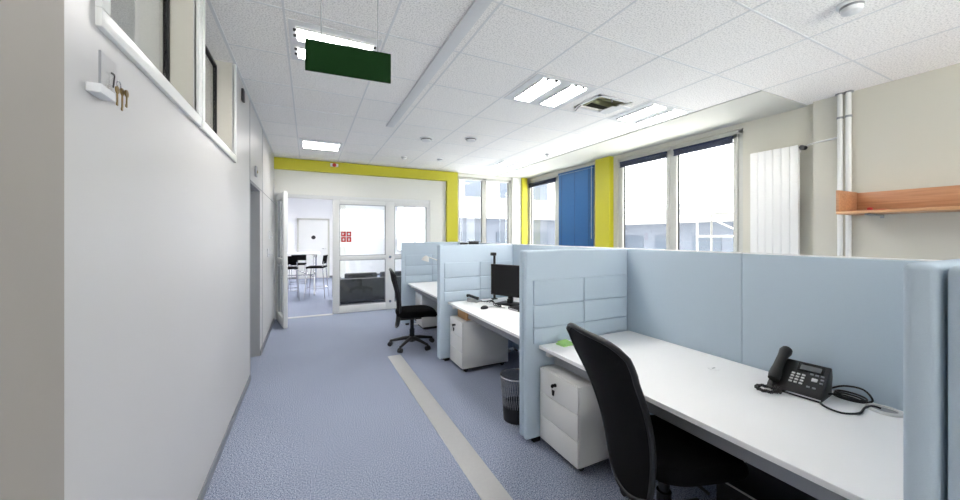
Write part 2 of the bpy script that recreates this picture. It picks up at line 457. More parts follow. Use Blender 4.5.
# glazed screen: door frame and two fixed lights
m = MB(); ya, yb = YB + .02, YB + .09
m.box(-.55, 2.36, ya, yb, 2.20, 2.27, .005)
for a, b in ((-.55, -.47), (.42, .54), (1.42, 1.60), (2.29, 2.36)): m.box(a, b, ya, yb, 0, 2.20, .005)
m.box(.54, 1.42, ya, yb, 1.03, 1.11, .005).box(1.60, 2.29, ya, yb, 1.03, 1.11, .005)
m.box(.54, 1.42, ya, yb, 0, .14, .005).box(1.60, 2.29, ya, yb, 0, .14, .005)
m.box(.54, 1.42, ya, yb, 2.12, 2.20, .005).box(1.60, 2.29, ya, yb, 2.12, 2.20, .005)
w = struct(m.build('window_6', white_pvc))
for a, b in ((.54, 1.42), (1.60, 2.29)):
    for c, d_ in ((.14, 1.03), (1.11, 2.12)):
        MB().box(a, b, YB + .05, YB + .056, c, d_).build('window_pane', glass, w, smooth=False)
        q = .012
        MB().box(a, a + q, YB + .03, YB + .05, c, d_).box(b - q, b, YB + .03, YB + .05, c, d_).box(a, b, YB + .03, YB + .05, d_ - q, d_).box(a, b, YB + .03, YB + .05, c, c + q).build('window_gasket', steel_grey, w, smooth=False)
MB().cyl((1.51, YB + .01, 1.07), (1.51, YB + .03, 1.07), .025).cyl((1.51, YB + .01, .16), (1.51, YB + .03, .16), .025).build('latch', chrome, w)
struct(MB().box(-.47, .42, YB - .06, YB + .06, 0, .006).build('trim_11', alu, smooth=False))
# open door leaf
L = 0.84
d = struct(bpy.data.objects.new('door_2', None)); COL.objects.link(d)
d.location = (-.49, YB - .02, 0); d.rotation_euler = (0, 0, math.atan2(-.98, .19))
m = MB()
m.box(0, .10, -.03, .03, .012, 2.22, .006).box(L - .10, L, -.03, .03, .012, 2.22, .006)
m.box(.10, L - .10, -.03, .03, 2.12, 2.22, .006).box(.10, L - .10, -.03, .03, .012, .16, .006).box(.10, L - .10, -.03, .03, 1.02, 1.12, .006)
m.build('door_leaf', white_pvc, d)
for a, b in ((.16, 1.02), (1.12, 2.12)):
    MB().box(.10, L - .10, -.004, .004, a, b).build('glass_panel', glass, d, smooth=False)
    MB().box(.10, .115, -.02, .02, a, b).box(L - .115, L - .10, -.02, .02, a, b).build('gasket', steel_grey, d, smooth=False)
h = MB()
for sgn in (-1, 1):
    h.box(L - .065, L - .035, sgn * .03, sgn * .036, .86, 1.10, .002)
    h.tube([(L - .05, sgn * .03, 1.02), (L - .05, sgn * .075, 1.02), (L - .06, sgn * .08, 1.02), (L - .17, sgn * .08, 1.02)], .010)
h.build('door_handle', chrome, d)
h = MB()
for z in (.25, 1.1, 2.0): h.cyl((-.005, .035, z - .05), (-.005, .035, z + .05), .012)
h.build('hinge', alu, d)

# room behind the glass
m = MB().box(-3.0, 4.4, YF, YF + .1, 0, CZ)
m.box(-3.1, -3.0, YB, YF, 0, CZ)
struct(m.build('wall_far', bright_white, smooth=False))
m = MB().box(2.90, 2.97, YB + .2, YF, 0, .92).box(2.90, 2.97, YB + .2, YF, 2.84, CZ)
for a, b in ((YB + .2, 8.3), (12.9, YF)): m.box(2.90, 2.97, a, b, .92, 2.84)
struct(m.build('wall_far_right', bright_white, smooth=False))
m = MB().box(2.91, 2.96, 8.3, 12.9, .92, 1.0).box(2.91, 2.96, 8.3, 12.9, 2.76, 2.84)
for y in (8.34, 9.45, 10.6, 11.75, 12.86): m.box(2.91, 2.96, y - .04, y + .04, 1.0, 2.76)
w = struct(m.build('window_9', white_pvc, smooth=False))  # window row added to let daylight brighten the far room
for y in (8.34, 9.45, 10.6, 11.75): MB().box(2.93, 2.936, y + .04, y + 1.09, 1.0, 2.76).build('window_pane', glass, w, smooth=False)
struct(MB().box(-3.0, XL - .02, YB + .02, YB + .12, 0, CZ).build('wall_far_front', bright_white, smooth=False))
struct(MB().box(-3.0, 3.0, YB + .12, YF, CZ, CZ + .05).build('ceiling_far', tile_m, smooth=False))
struct(MB().box(.95, 1.20, YF - .3, YF, 0, CZ).build('trim_12', plaster, smooth=False))
d = struct(MB().box(-.30, .62, YF - .04, YF - .002, .01, 2.06, .004).build('door_3', white_pvc))
MB().box(-.36, -.30, YF - .06, YF - .001, 0, 2.12).box(.62, .68, YF - .06, YF - .001, 0, 2.12).box(-.36, .68, YF - .06, YF - .001, 2.06, 2.12).build('door_frame', grey_alu, d, smooth=False)
MB().cyl((.16, YF - .052, 1.45), (.16, YF - .04, 1.45), .07).build('door_sign', black_plastic, d)
MB().tube([(.54, YF - .04, 1.05), (.54, YF - .09, 1.05), (.44, YF - .09, 1.05)], .011).build('door_handle', chrome, d)
struct(MB().box(-3, 2.9, YF - .012, YF - .001, 0, .07).build('baseboard_far', base_m, smooth=False))

# metal floor duct cover
m = MB().box(.885, 1.045, YR + .1, 4.44, 0, .004, .0015, 1)
tag(m.build('floor_duct_cover', alu), 'brushed metal duct cover strip running along the blue carpet', 'duct cover')
# ceiling trunking
m = MB().box(.89, .985, YR + .1, 4.56, CZ - .020, CZ - .002, .004)
tag(m.build('cable_trunking', tbar_m), 'white cable trunking running lengthwise under the ceiling tiles', 'trunking')

# ------------------------------------------------------------------ outside
struct(MB().box(-30, 60, -40, 60, -3.6, -3.5).build('ground', ground_m, smooth=False))
b = thing('office_building', 'white rendered building with grey windows outside the far corner windows', 'building', (0, 17.0, -3.5))
MB().box(2.0, 16.0, 0, 6, 6.15, 12).build('upper_wall', facade_white, b, smooth=False)
MB().box(2.0, 16.0, .25, 6, 0, 5.95).build('lower_wall', facade_blue, b, smooth=False)
MB().box(1.9, 16.1, -.15, 6.1, 5.95, 6.15).build('ledge', roof_grey, b, smooth=False)
for i in range(6):
    x = 3.2 + i * 2.1
    f = MB().box(x, x + 1.1, -.04, .02, 7.1, 8.2).build('window', facade_glass, b, smooth=False)
    f = MB().box(x - .1, x + 1.3, .2, .28, 3.0, 5.2).build('window', facade_glass, b, smooth=False)
b = thing('annex_building', 'long low pale building with railed flat roof outside the large right window', 'building', (15.5, 0, -3.5))
MB().box(0, 9, -4, 15.0, 0, 5.6).build('wall', facade_blue, b, smooth=False)
MB().box(-.5, 9.5, -4.3, 15.2, 5.6, 5.95).build('roof_edge', facade_white, b, smooth=False)
MB().prism([(1.8, 5.95), (2.6, 6.75), (6.5, 7.2), (9.0, 5.95)], 'y', -3, 13.5).build('roof_light', roof_dark, b, smooth=False)
for i in range(9):
    y = -2.6 + i * 1.9
    MB().box(-.03, .02, y, y + 1.2, 3.4, 5.0).build('window', facade_glass, b, smooth=False)
rail = MB()
for i in range(20): rail.cyl((-.3, -3.8 + i, 5.95), (-.3, -3.8 + i, 6.85), .03, 6)
for z in (6.25, 6.55, 6.85): rail.cyl((-.3, -4.0, z), (-.3, 15.0, z), .03, 6)
rail.build('railing', facade_white, b)
sc = MB(); X0 = 12.0
for y in (4.4, 6.0, 7.6):
    for dx in (0, .8): sc.cyl((X0 + dx, y, -3.5), (X0 + dx, y, 3.0), .035, 6)
for z in (-1.2, .3, 1.5, 2.3):
    sc.cyl((X0, 4.4, z), (X0, 7.6, z), .03, 6); sc.cyl((X0 + .8, 4.4, z), (X0 + .8, 7.6, z), .03, 6)
    sc.box(X0, X0 + .8, 4.4, 7.6, z - .05, z - .02)
sc.cyl((X0, 4.4, .3), (X0, 6.0, 1.5), .025, 6).cyl((X0, 6.0, 1.5), (X0, 7.6, 2.3), .025, 6)
tag(sc.build('scaffold', facade_white), 'white scaffold stair outside beyond the large right window', 'scaffold')

# ------------------------------------------------------------------ ceiling lights
def ceiling_light(label, x0, x1, y0, y1, along, clips=False):
    cx, cy = (x0 + x1) / 2, (y0 + y1) / 2
    t = thing('ceiling_light', label, 'ceiling light', (cx, cy, CZ), 0 if along == 'x' else PI / 2, 'recessed twin tube ceiling lights')
    lx, ly = ((x1 - x0) / 2 - .02, (y1 - y0) / 2 - .02) if along == 'x' else ((y1 - y0) / 2 - .02, (x1 - x0) / 2 - .02)
    m = MB().box(-lx, lx, -ly, ly, -.008, -.004)
    m.build('housing', tbar_m, t, smooth=False)
    for s in (-1, 1):
        c = s * ly * .47; hw = ly * .27
        MB().box(-lx + .05, lx - .05, c - hw, c + hw, -.011, -.008).build('reflector', tube_m, t, smooth=False)
        lv = MB()
        lv.box(-lx + .045, lx - .045, c - hw - .008, c - hw, -.024, -.008).box(-lx + .045, lx - .045, c + hw, c + hw + .008, -.024, -.008)
        n = 9
        for i in range(n + 1):
            x = -lx + .05 + (2 * lx - .1) * i / n
            lv.box(x - .0015, x + .0015, c - hw, c + hw, -.022, -.011)
        lv.box(-lx + .05, lx - .05, c - .004, c + .004, -.020, -.011)
        lv.build('louvre', reflector, t, smooth=False)
        for e in (-1, 1) if clips else ():
            for q in (-.5, .5): MB().box(e * (lx - .036) - .010, e * (lx - .036) + .010, c + q * hw - .012, c + q * hw + .012, -.016, -.008).build('clip', black_plastic, t, smooth=False)
    return t
ceiling_light('twin tube ceiling light behind the hanging green sign', -.14, .50, 2.57, 3.19, 'x', True)
ceiling_light('twin tube ceiling light just before the yellow beam', -.14, .50, 5.68, 6.315, 'x')
ceiling_light('bright twin tube ceiling light left of the open ceiling tile', 1.77, 2.49, 2.505, 3.14, 'y', True)
ceiling_light('twin tube ceiling light between the open ceiling tile and the large window', 3.21, 3.95, 2.505, 3.14, 'y')
ceiling_light('distant twin tube ceiling light near the back window corner', 3.21, 3.95, 5.68, 6.315, 'y')
for x, y, lab in ((-1.4, 9.2, 'added unseen ceiling light in the glazed room, left of the doorway'), (1.2, 9.2, 'added unseen ceiling light in the glazed room, above the sofa'),
                  (-.1, 10.6, 'added unseen ceiling light in the glazed room, above the high table'), (1.2, 10.6, 'added unseen ceiling light in the glazed room, beyond the sofa'),
                  (-1.4, 12.0, 'added unseen ceiling light deep in the glazed room on the left'), (1.2, 12.0, 'added unseen ceiling light deep in the glazed room on the right'),
                  (-1.6, 4.6, 'added unseen ceiling light in the side corridor past the second high window')):
    if 1:
        ceiling_light(lab, x - .35, x + .35, y - .31, y + .31, 'x')  # unseen lamps added to brighten the far room and the corridor

# opened tile with its flaps and the ducts in the void
t = thing('opened_ceiling_tile', 'ceiling tile with a square hole and dark void between two lights', 'ceiling tile', (2.84, 2.82, CZ))
m = MB()
m.box(-.23, -.20, -.19, .19, -.012, -.004).box(.20, .23, -.19, .19, -.012, -.004).box(-.23, .23, -.19, -.16, -.012, -.004).box(-.23, .23, .16, .19, -.012, -.004)
m.build('hole_rim', tbar_m, t, smooth=False)
MB().box(.10, .24, -.04, .15, -.020, -.012).box(.14, .30, -.10, -.05, -.026, -.012).build('flap', tbar_m, t, smooth=False)
MB().tube([(-.21, .10, -.01), (-.25, .12, -.05), (-.26, .14, -.07)], .006).tube([(-.05, -.17, -.01), (-.06, -.19, -.06)], .006).build('loose_wire', steel_grey, t)
m = MB()
for i in range(4): m.cyl((2.2, 2.55 + i * .13, CZ + .09 + .02 * (i % 2)), (3.5, 2.62 + i * .13, CZ + .09), .03, 10)
m.cyl((2.7, 2.3, CZ + .055), (2.8, 3.4, CZ + .055), .022, 10)
for x in (2.3, 3.4): m.box(x - .01, x + .01, 2.5, 3.05, CZ + .06, CZ + .08).box(x - .008, x + .008, 2.5, 2.516, CZ + .06, CZ + .42).box(x - .008, x + .008, 3.034, 3.05, CZ + .06, CZ + .42)
tag(m.build('duct_bundle', void_duct), 'olive ducts showing in the void above the open ceiling tile', 'ducts')

# detectors
def detector(label, x, y, r=.05, k=1.0, ring=black_plastic):
    t = thing('smoke_detector', label, 'smoke detector', (x, y, CZ), 0, 'smoke detectors')
    MB().lathe([(0, -.001), (r * 1.25, -.001), (r * 1.25, -.012 * k), (r * 1.05, -.018 * k), (0, -.018 * k)]).build('base', tbar_m, t)
    MB().lathe([(0, -.018 * k), (r, -.018 * k), (r, -.028 * k), (0, -.028 * k)]).build('vent_ring', ring, t)
    MB().lathe([(0, -.028 * k), (r * .95, -.028 * k), (r * .85, -.045 * k), (r * .5, -.052 * k), (0, -.052 * k)]).build('cap', tbar_m, t)
    return t
detector('large white smoke detector at the top right of the ceiling', 2.96, .93, .055, 1.3, steel_grey)
detector('round white smoke detector left of the middle pair', 1.53, 4.91, .075)
detector('round white smoke detector right of the middle pair', 2.11, 4.63, .075)
detector('small pale smoke detector near the yellow beam', 1.54, 6.26, .045, .8, steel_grey)
detector('small smoke detector nearest the yellow post', 2.17, 6.14, .045, .7)
m = MB().lathe([(0, -.002), (.03, -.002), (.03, -.02), (.008, -.025), (.008, -.05), (.025, -.055), (0, -.06)])
tag(m.build('sprinkler_head', steel_grey, loc=(3.70, 4.95, CZ)), 'small dark sprinkler head in the tiles near the blue blind', 'sprinkler')
t = thing('alarm_sounder', 'small red and black alarm sounder on the yellow beam', 'alarm', (.44, YB - .09, 2.84))
MB().box(-.07, .07, -.03, 0, -.03, .03, .008).build('base', tbar_m, t)
MB().lathe([(0, 0), (.035, 0), (.03, .02), (0, .025)], mtx=Matrix.Translation((0, -.03, 0)) @ Matrix.Rotation(PI / 2, 4, 'X')).build('lens', red_m, t)

# hanging sign
ys_ = 1.86
t = thing('hanging_sign', 'blank dark green rectangular sign hanging from the ceiling on wires', 'sign', (.185, ys_, 2.292), math.radians(-4))
MB().box(-.20, .20, -.006, .006, 0, .150, .001, 1).build('board', green_m, t)
for x in (-.13, .135):
    MB().cyl((x, 0, .150), (x, 0, CZ - 2.292 - .004), .0018, 6).build('wire', steel_grey, t)

# ------------------------------------------------------------------ left wall fittings
t = thing('key_holder', 'clear acrylic key holder with number plate on the white left wall', 'key holder', (XL, 1.385, 1.905))
MB().box(0, .033, -.045, .035, -.006, .020, .003).build('tray', tbar_m, t)
MB().box(.024, .028, -.035, .060, .022, .115, .001, 1).build('acrylic_plate', acrylic, t)
MB().box(.0235, .0285, -.0365, -.0345, .02, .115).build('plate_edge', steel_grey, t)
MB().box(.0285, .0305, .020, .040, .072, .077).prism([(.037, .074), (.041, .074), (.033, .035), (.028, .035)], 'x', .0285, .0305).build('number', black_plastic, t, smooth=False)
t = thing('key_bunch', 'small bunch of brass keys hanging beside the acrylic key holder', 'keys', (XL + .036, 1.432, 1.925))
MB().tube([(0, .012 * math.cos(a), .03 + .012 * math.sin(a)) for a in [k * PI / 8 for k in range(16)]], .0015, 6, True).build('key_ring', chrome, t)
for i, (dy, dx, l) in enumerate(((-.010, .000, .035), (.004, .006, .045), (.016, .012, .030))):
    MB().lathe([(0, -.0015), (.011, -.0015), (.011, .0015), (0, .0015)], 14, Matrix.Translation((dx, dy, .012)) @ Matrix.Rotation(PI / 2, 4, 'Y')).box(dx - .0012, dx + .0012, dy - .003, dy + .003, -l, .005).box(dx - .0012, dx + .0012, dy - .006, dy, -l, -l + .008).build('key', brass, t)
m = MB().box(0, .022, -.04, .04, -.055, .055, .006)
tag(m.build('door_contact', black_plastic, loc=(XL, 3.86, 2.79)), 'small black sensor box high on the left wall past the windows', 'sensor')
t = thing('card_reader', 'small card reader above the grey door in the left wall', 'card reader', (XL, 4.76, 2.24))
MB().box(0, .02, -.05, .05, -.06, .06, .004).build('body', steel_grey, t)
MB().cyl((.02, .02, .0), (.025, .02, .0), .018).build('button', brass, t)
for (y, z) in ((6.35, 1.52), (6.1, 1.25)):
    t = thing('coat_hook', 'upper white wall hook beside the glazed door' if z > 1.4 else 'lower white wall hook beside the glazed door', 'hook', (XL, y, z), 0, 'white wall hooks')
    MB().box(0, .012, -.03, .03, -.06, .06, .004).build('plate', tbar_m, t)
    MB().tube([(.01, 0, -.02), (.05, 0, -.03), (.06, 0, .0), (.06, 0, .02)], .008).build('peg', tbar_m, t)

# sign on the glass
t = thing('safety_sign', 'small red and white fire safety sign on the glass', 'sign', (.665, YB + .048, 1.485))
MB().box(-.10, .10, -.004, 0, -.11, .11).build('plate', key_white, t, smooth=False)
m = MB()
for a in (-1, 1):
    for b in (-1, 1):
        m.box(a * .05 - .042, a * .05 + .042, -.006, -.004, b * .054 - .047, b * .054 + .047)
m.build('red_panels', red_m, t, smooth=False)
m = MB()
m.box(-.070, -.050, -.008, -.006, .03, .08).box(-.052, -.032, -.008, -.006, .062, .070)
m.lathe([(0, 0), (.022, 0), (.022, .002), (0, .002)], 14, Matrix.Translation((.05, -.006, .054)) @ Matrix.Rotation(PI / 2, 4, 'X'))
m.box(-.065, -.035, -.008, -.006, -.075, -.035).box(.04, .06, -.008, -.006, -.085, -.03).box(.03, .07, -.008, -.006, -.055, -.045)
m.build('pictograms', key_white, t, smooth=False)

# ------------------------------------------------------------------ blinds
def raised_blind(label, y0, y1):
    t = thing('venetian_blind', label, 'blind', (XR - .005, (y0 + y1) / 2, 2.77), 0, 'raised navy blinds')
    h = (y1 - y0) / 2
    MB().box(-.035, -.002, -h, h, -.025, 0, .002).build('head_rail', navy, t)
    m = MB()
    for i in range(9): m.box(-.034, -.004, -h + .005, h - .005, -.031 - i * .006, -.029 - i * .006 + .001)
    m.build('slats', navy, t, smooth=False)
    MB().box(-.032, -.006, -h, h, -.096, -.084, .002).build('bottom_rail', navy, t)
raised_blind('raised navy blind at the top of the nearest window sash', 2.60, 3.40)
raised_blind('raised navy blind at the top of the sash beside the yellow pier', 3.52, 4.39)
raised_blind('raised navy blind at the top of the far corner window sash', 6.16, 7.18)
t = thing('venetian_blind', 'lowered blue blind covering the window left of the yellow pier', 'blind', (XR - .012, 5.53, .95))
MB().box(-.03, .0, -.52, .52, 1.85, 1.885, .002).build('head_rail', blue_blind, t)
m = MB(); n = 90
for i in range(n):
    z = .03 + 1.82 * i / n
    m.box(-.012, .012, -.515, .515, -.0006, .0006, mtx=Matrix.Translation((-.014, 0, z)) @ Matrix.Rotation(math.radians(57), 4, 'Y'))
m.build('slats', blue_blind, t, smooth=False)
m = MB()
for y in (-.40, 0, .40): m.cyl((-.028, y, .02), (-.028, y, 1.85), .0025, 6)
m.build('ladder_cord', navy, t)
MB().box(-.026, -.004, -.515, .515, 0, .018, .002).build('bottom_rail', blue_blind, t)
m = MB().cyl((-.05, -.49, .5), (-.05, -.49, 1.86), .004, 6)
m.build('wand', steel_white, t)

# ------------------------------------------------------------------ radiator, pipes, shelf
t = thing('radiator', 'tall white vertical panel radiator on the right wall beside the window', 'radiator', (XR, 2.13, .78))
for i in range(6):
    y = -.225 + i * .0765
    MB().box(-.115, -.07, y, y + .0752, 0, 1.70, .004).build('panel', steel_white, t)
MB().box(-.07, -.04, -.22, .225, .02, .07).box(-.07, -.04, -.22, .225, 1.63, 1.68).build('header', steel_white, t, smooth=False)
MB().box(-.04, 0, -.15, -.12, .2, .24).box(-.04, 0, .12, .15, .2, .24).box(-.04, 0, -.15, -.12, 1.45, 1.49).box(-.04, 0, .12, .15, 1.45, 1.49).build('bracket', steel_white, t, smooth=False)
v = MB().cyl((-.06, -.225, 1.665), (-.06, -.262, 1.665), .016).build('valve', chrome, t)
MB().cyl((-.065, -.262, 1.665), (-.13, -.262, 1.665), .024).build('valve_knob', black_plastic, t)
MB().tube([(-.06, -.265, 1.665), (-.06, -.29, 1.69), (-.065, -.36, 1.70), (-.09, -.545, 1.705)], .010).build('supply_pipe', steel_white, t)
for i, (y, lab) in enumerate(((1.575, 'left white heating pipe rising to the ceiling behind the wooden shelf'), (1.515, 'right white heating pipe rising to the ceiling behind the wooden shelf'))):
    t = thing('heating_pipe', lab, 'pipe', (4.745, y, 0), 0, 'vertical heating pipes')
    MB().cyl((0, 0, 0), (0, 0, CZ - .002), .021, 18).build('riser', steel_white, t)
    MB().lathe([(.022, 0), (.026, 0), (.026, .02), (.022, .02)], 18, Matrix.Translation((0, 0, 2.66))).box(.02, .047, -.006, .006, 2.662, 2.678).build('clamp', steel_grey, t)
    MB().lathe([(.021, 0), (.038, 0), (.036, .01), (.021, .012)], 18, Matrix.Translation((0, 0, CZ - .014))).build('collar', steel_grey, t)
t = thing('wall_shelf', 'beech wood wall shelf with upstand on the right wall', 'shelf', (XR - .06, .60, 1.70))
MB().box(-.40, -.002, -.86, .885, 0, .025, .002).build('shelf_board', wood_side, t)
MB().box(-.022, -.002, -.86, .862, .026, .215, .002).build('back_board', wood, t)
MB().box(-.40, -.002, .865, .887, .026, .222, .002).build('side_panel', wood, t)
for y in (.70, -.40):
    MB().box(-.36, -.002, y - .012, y + .012, -.016, -.001, .002).box(-.012, -.002, y - .012, y + .012, -.035, -.001, .002).build('bracket', steel_grey, t)
m = MB().box(-.05, .05, -.03, .03, 0, .016, .006).lathe([(0, 0), (.02, 0), (.018, .03), (0, .036)], 12, Matrix.Translation((.01, .09, 0)))
tag(m.build('red_trinket', red_m, loc=(4.66, 1.28, 1.7255), rotz=1.2), 'small dark red object lying on the wooden shelf', 'trinket')

# ------------------------------------------------------------------ desk screens
ZT = 1.395
XF0, XF1, XB = 1.40, 2.42, 2.42
def padded_fin(label, yc0, yc1, side=None, ZT=ZT):
    """upholstered divider across the desk run; near face at yc0"""
    t = thing('desk_divider', label, 'desk divider', ((XF0 + XF1) / 2, yc0, 0), 0, 'upholstered desk dividers')
    hx = (XF1 - XF0) / 2; w = yc1 - yc0
    MB().box(-hx, hx, 0, w, .03, ZT, min(.018, w * .35), 3).build('panel', fabric, t)
    if side:
        rows = ((.42, .83), (.835, .995), (1.0, 1.175))
        m = MB(); xa, xm_, xb = -hx + .06, -hx + .53, hx - .03
        for z0, z1 in ((.72, .828), (.834, .993), (.999, 1.178)):
            for a, b in ((xa, xm_ - .002), (xm_ + .002, xb)):
                m.box(a, b, -.012, .004, z0, z1, .006, 3)
        m.build('padded_strip', fabric, t)
    m = MB()
    for x in (-hx + .10, hx - .10): m.box(x - .03, x + .03, .008, w - .008, 0, .032)
    m.build('foot', black_plastic, t, smooth=False)
    return t
FN = [(.205, .275, 'nearest pale blue fabric divider at the right edge of the picture', None),
      (.283, .347, 'rounded pale blue fabric divider at the right end of the nearest desk', None),
      (2.12, 2.166, 'stitched pale blue divider at the far end of the nearest desk', 1),
      (2.174, 2.22, 'pale blue divider panel backing the one beside the waste bin', None),
      (3.97, 4.016, 'stitched pale blue divider at the far end of the computer desk', 1),
      (4.024, 4.07, 'pale blue divider panel next to the distant office chair', None),
      (5.86, 5.906, 'farthest stitched pale blue divider behind the white desk lamp', 1)]
for a, b, lab, sd in FN: padded_fin(lab, a, b, sd, ZT + (.035 if a < 1 else 0))
def back_screen(label, y0, y1):
    t = thing('desk_screen', label, 'desk screen', (XB + .004, (y0 + y1) / 2, 0), 0, 'pale blue screens behind the desks')
    h = (y1 - y0) / 2 - .0006
    MB().box(0, .045, -h, h, .03, ZT - .006, .005, 3).build('panel', fabric, t)
    MB().box(.004, .041, -h + .004, h - .004, ZT - .006, ZT + .001, .002).build('cap', desk_white, t)  # white strip painted in for the light caught by the panel's top edge
    MB().box(.01, .035, -h + .1, -h + .16, 0, .032).box(.01, .035, h - .16, h - .1, 0, .032).build('foot', black_plastic, t, smooth=False)
for y0, y1, lab in ((.20, 1.255, 'pale blue screen behind the black desk phone'), (1.255, 2.22, 'pale blue screen behind the far half of the nearest desk'),
                    (2.22, 3.14, 'near half of the screen behind the computer desk'), (3.14, 4.07, 'pale blue screen behind the computer monitor'),
                    (4.07, 4.99, 'near half of the screen behind the desk with the lamp'), (4.99, 5.906, 'far half of the screen behind the desk with the lamp')):
    back_screen(lab, y0, y1)

# ------------------------------------------------------------------ desks
DZ = .71
def desk(label, y0, y1):
    t = thing('desk', label, 'desk', (1.95, (y0 + y1) / 2, 0), 0, 'white office desks')
    h = (y1 - y0) / 2 - .004
    MB().box(-.45, .462, -h, h, DZ - .025, DZ, .002, 1).build('desktop', desk_white, t)
    MB().box(-.35, -.32, -h + .05, h - .05, DZ - .13, DZ - .026).box(.30, .33, -h + .05, h - .05, DZ - .09, DZ - .026).build('frame_rail', steel_grey, t, smooth=False)
    for s in (-1, 1):
        y = s * (h - .035)
        MB().box(-.02, .04, y - .02, y + .02, .03, DZ - .115).box(-.40, .40, y - .02, y + .02, DZ - .08, DZ - .026).box(-.36, .40, y - .025, y + .025, .005, .03, .004).build('leg', steel_white, t, smooth=False)
    MB().box(.36, .45, -h + .1, h - .1, DZ - .16, DZ - .15).box(.36, .365, -h + .1, h - .1, DZ - .15, DZ - .10).build('cable_tray', steel_grey, t, smooth=False)
    return t
desk('white desk nearest the viewer holding the desk phone', .347, 2.108)
desk('white desk in the middle holding the computer monitor', 2.22, 3.958)
desk('farthest white desk holding the desk lamp', 4.07, 5.848)

# pedestals
def pedestal(label, y0, y1):
    t = thing('drawer_pedestal', label, 'drawer pedestal', (1.505, (y0 + y1) / 2, 0), 0, 'white drawer pedestals')
    h = (y1 - y0) / 2
    MB().box(.016, .58, -h, h, .045, .555, .003).build('body', steel_white, t)
    for z0, z1 in ((.048, .210), (.213, .378), (.381, .552)):
        d = MB().box(0, .015, -h + .002, h - .002, z0, z1, .0025).build('drawer', steel_white, t)
    lk = MB().cyl((.0, .02, .488), (-.008, .02, .488), .012).build('lock', black_plastic, t)
    MB().box(-.022, -.008, .018, .022, .482, .494).lathe([(0, -.002), (.013, -.002), (.013, .002), (0, .002)], 14, Matrix.Translation((-.026, .02, .488)) @ Matrix.Rotation(PI / 2, 4, 'X')).tube([(-.03, .02, .478), (-.028, .022, .462), (-.022, .024, .452)], .0018, 6).prism([(.012, .455), (.034, .455), (.030, .422), (.018, .420)], 'x', -.022, -.014).build('key', black_plastic, lk)
    MB().box(.03, .56, -h + .015, h - .015, .032, .046).build('base_plate', black_plastic, t, smooth=False)
    for x in (.06, .52):
        for s in (-1, 1):
            y = s * (h - .045)
            c = MB().cyl((x, y - .014, .0215), (x, y + .014, .0215), .0215, 14).build('castor', black_plastic, t)
            MB().cyl((x, y - .016, .0215), (x, y + .016, .0215), .008, 10).build('hub', chrome, c)
    return t
pedestal('white drawer pedestal under the nearest desk behind the black chair', 1.70, 2.10)
pedestal('white drawer pedestal under the computer desk', 3.53, 3.90)

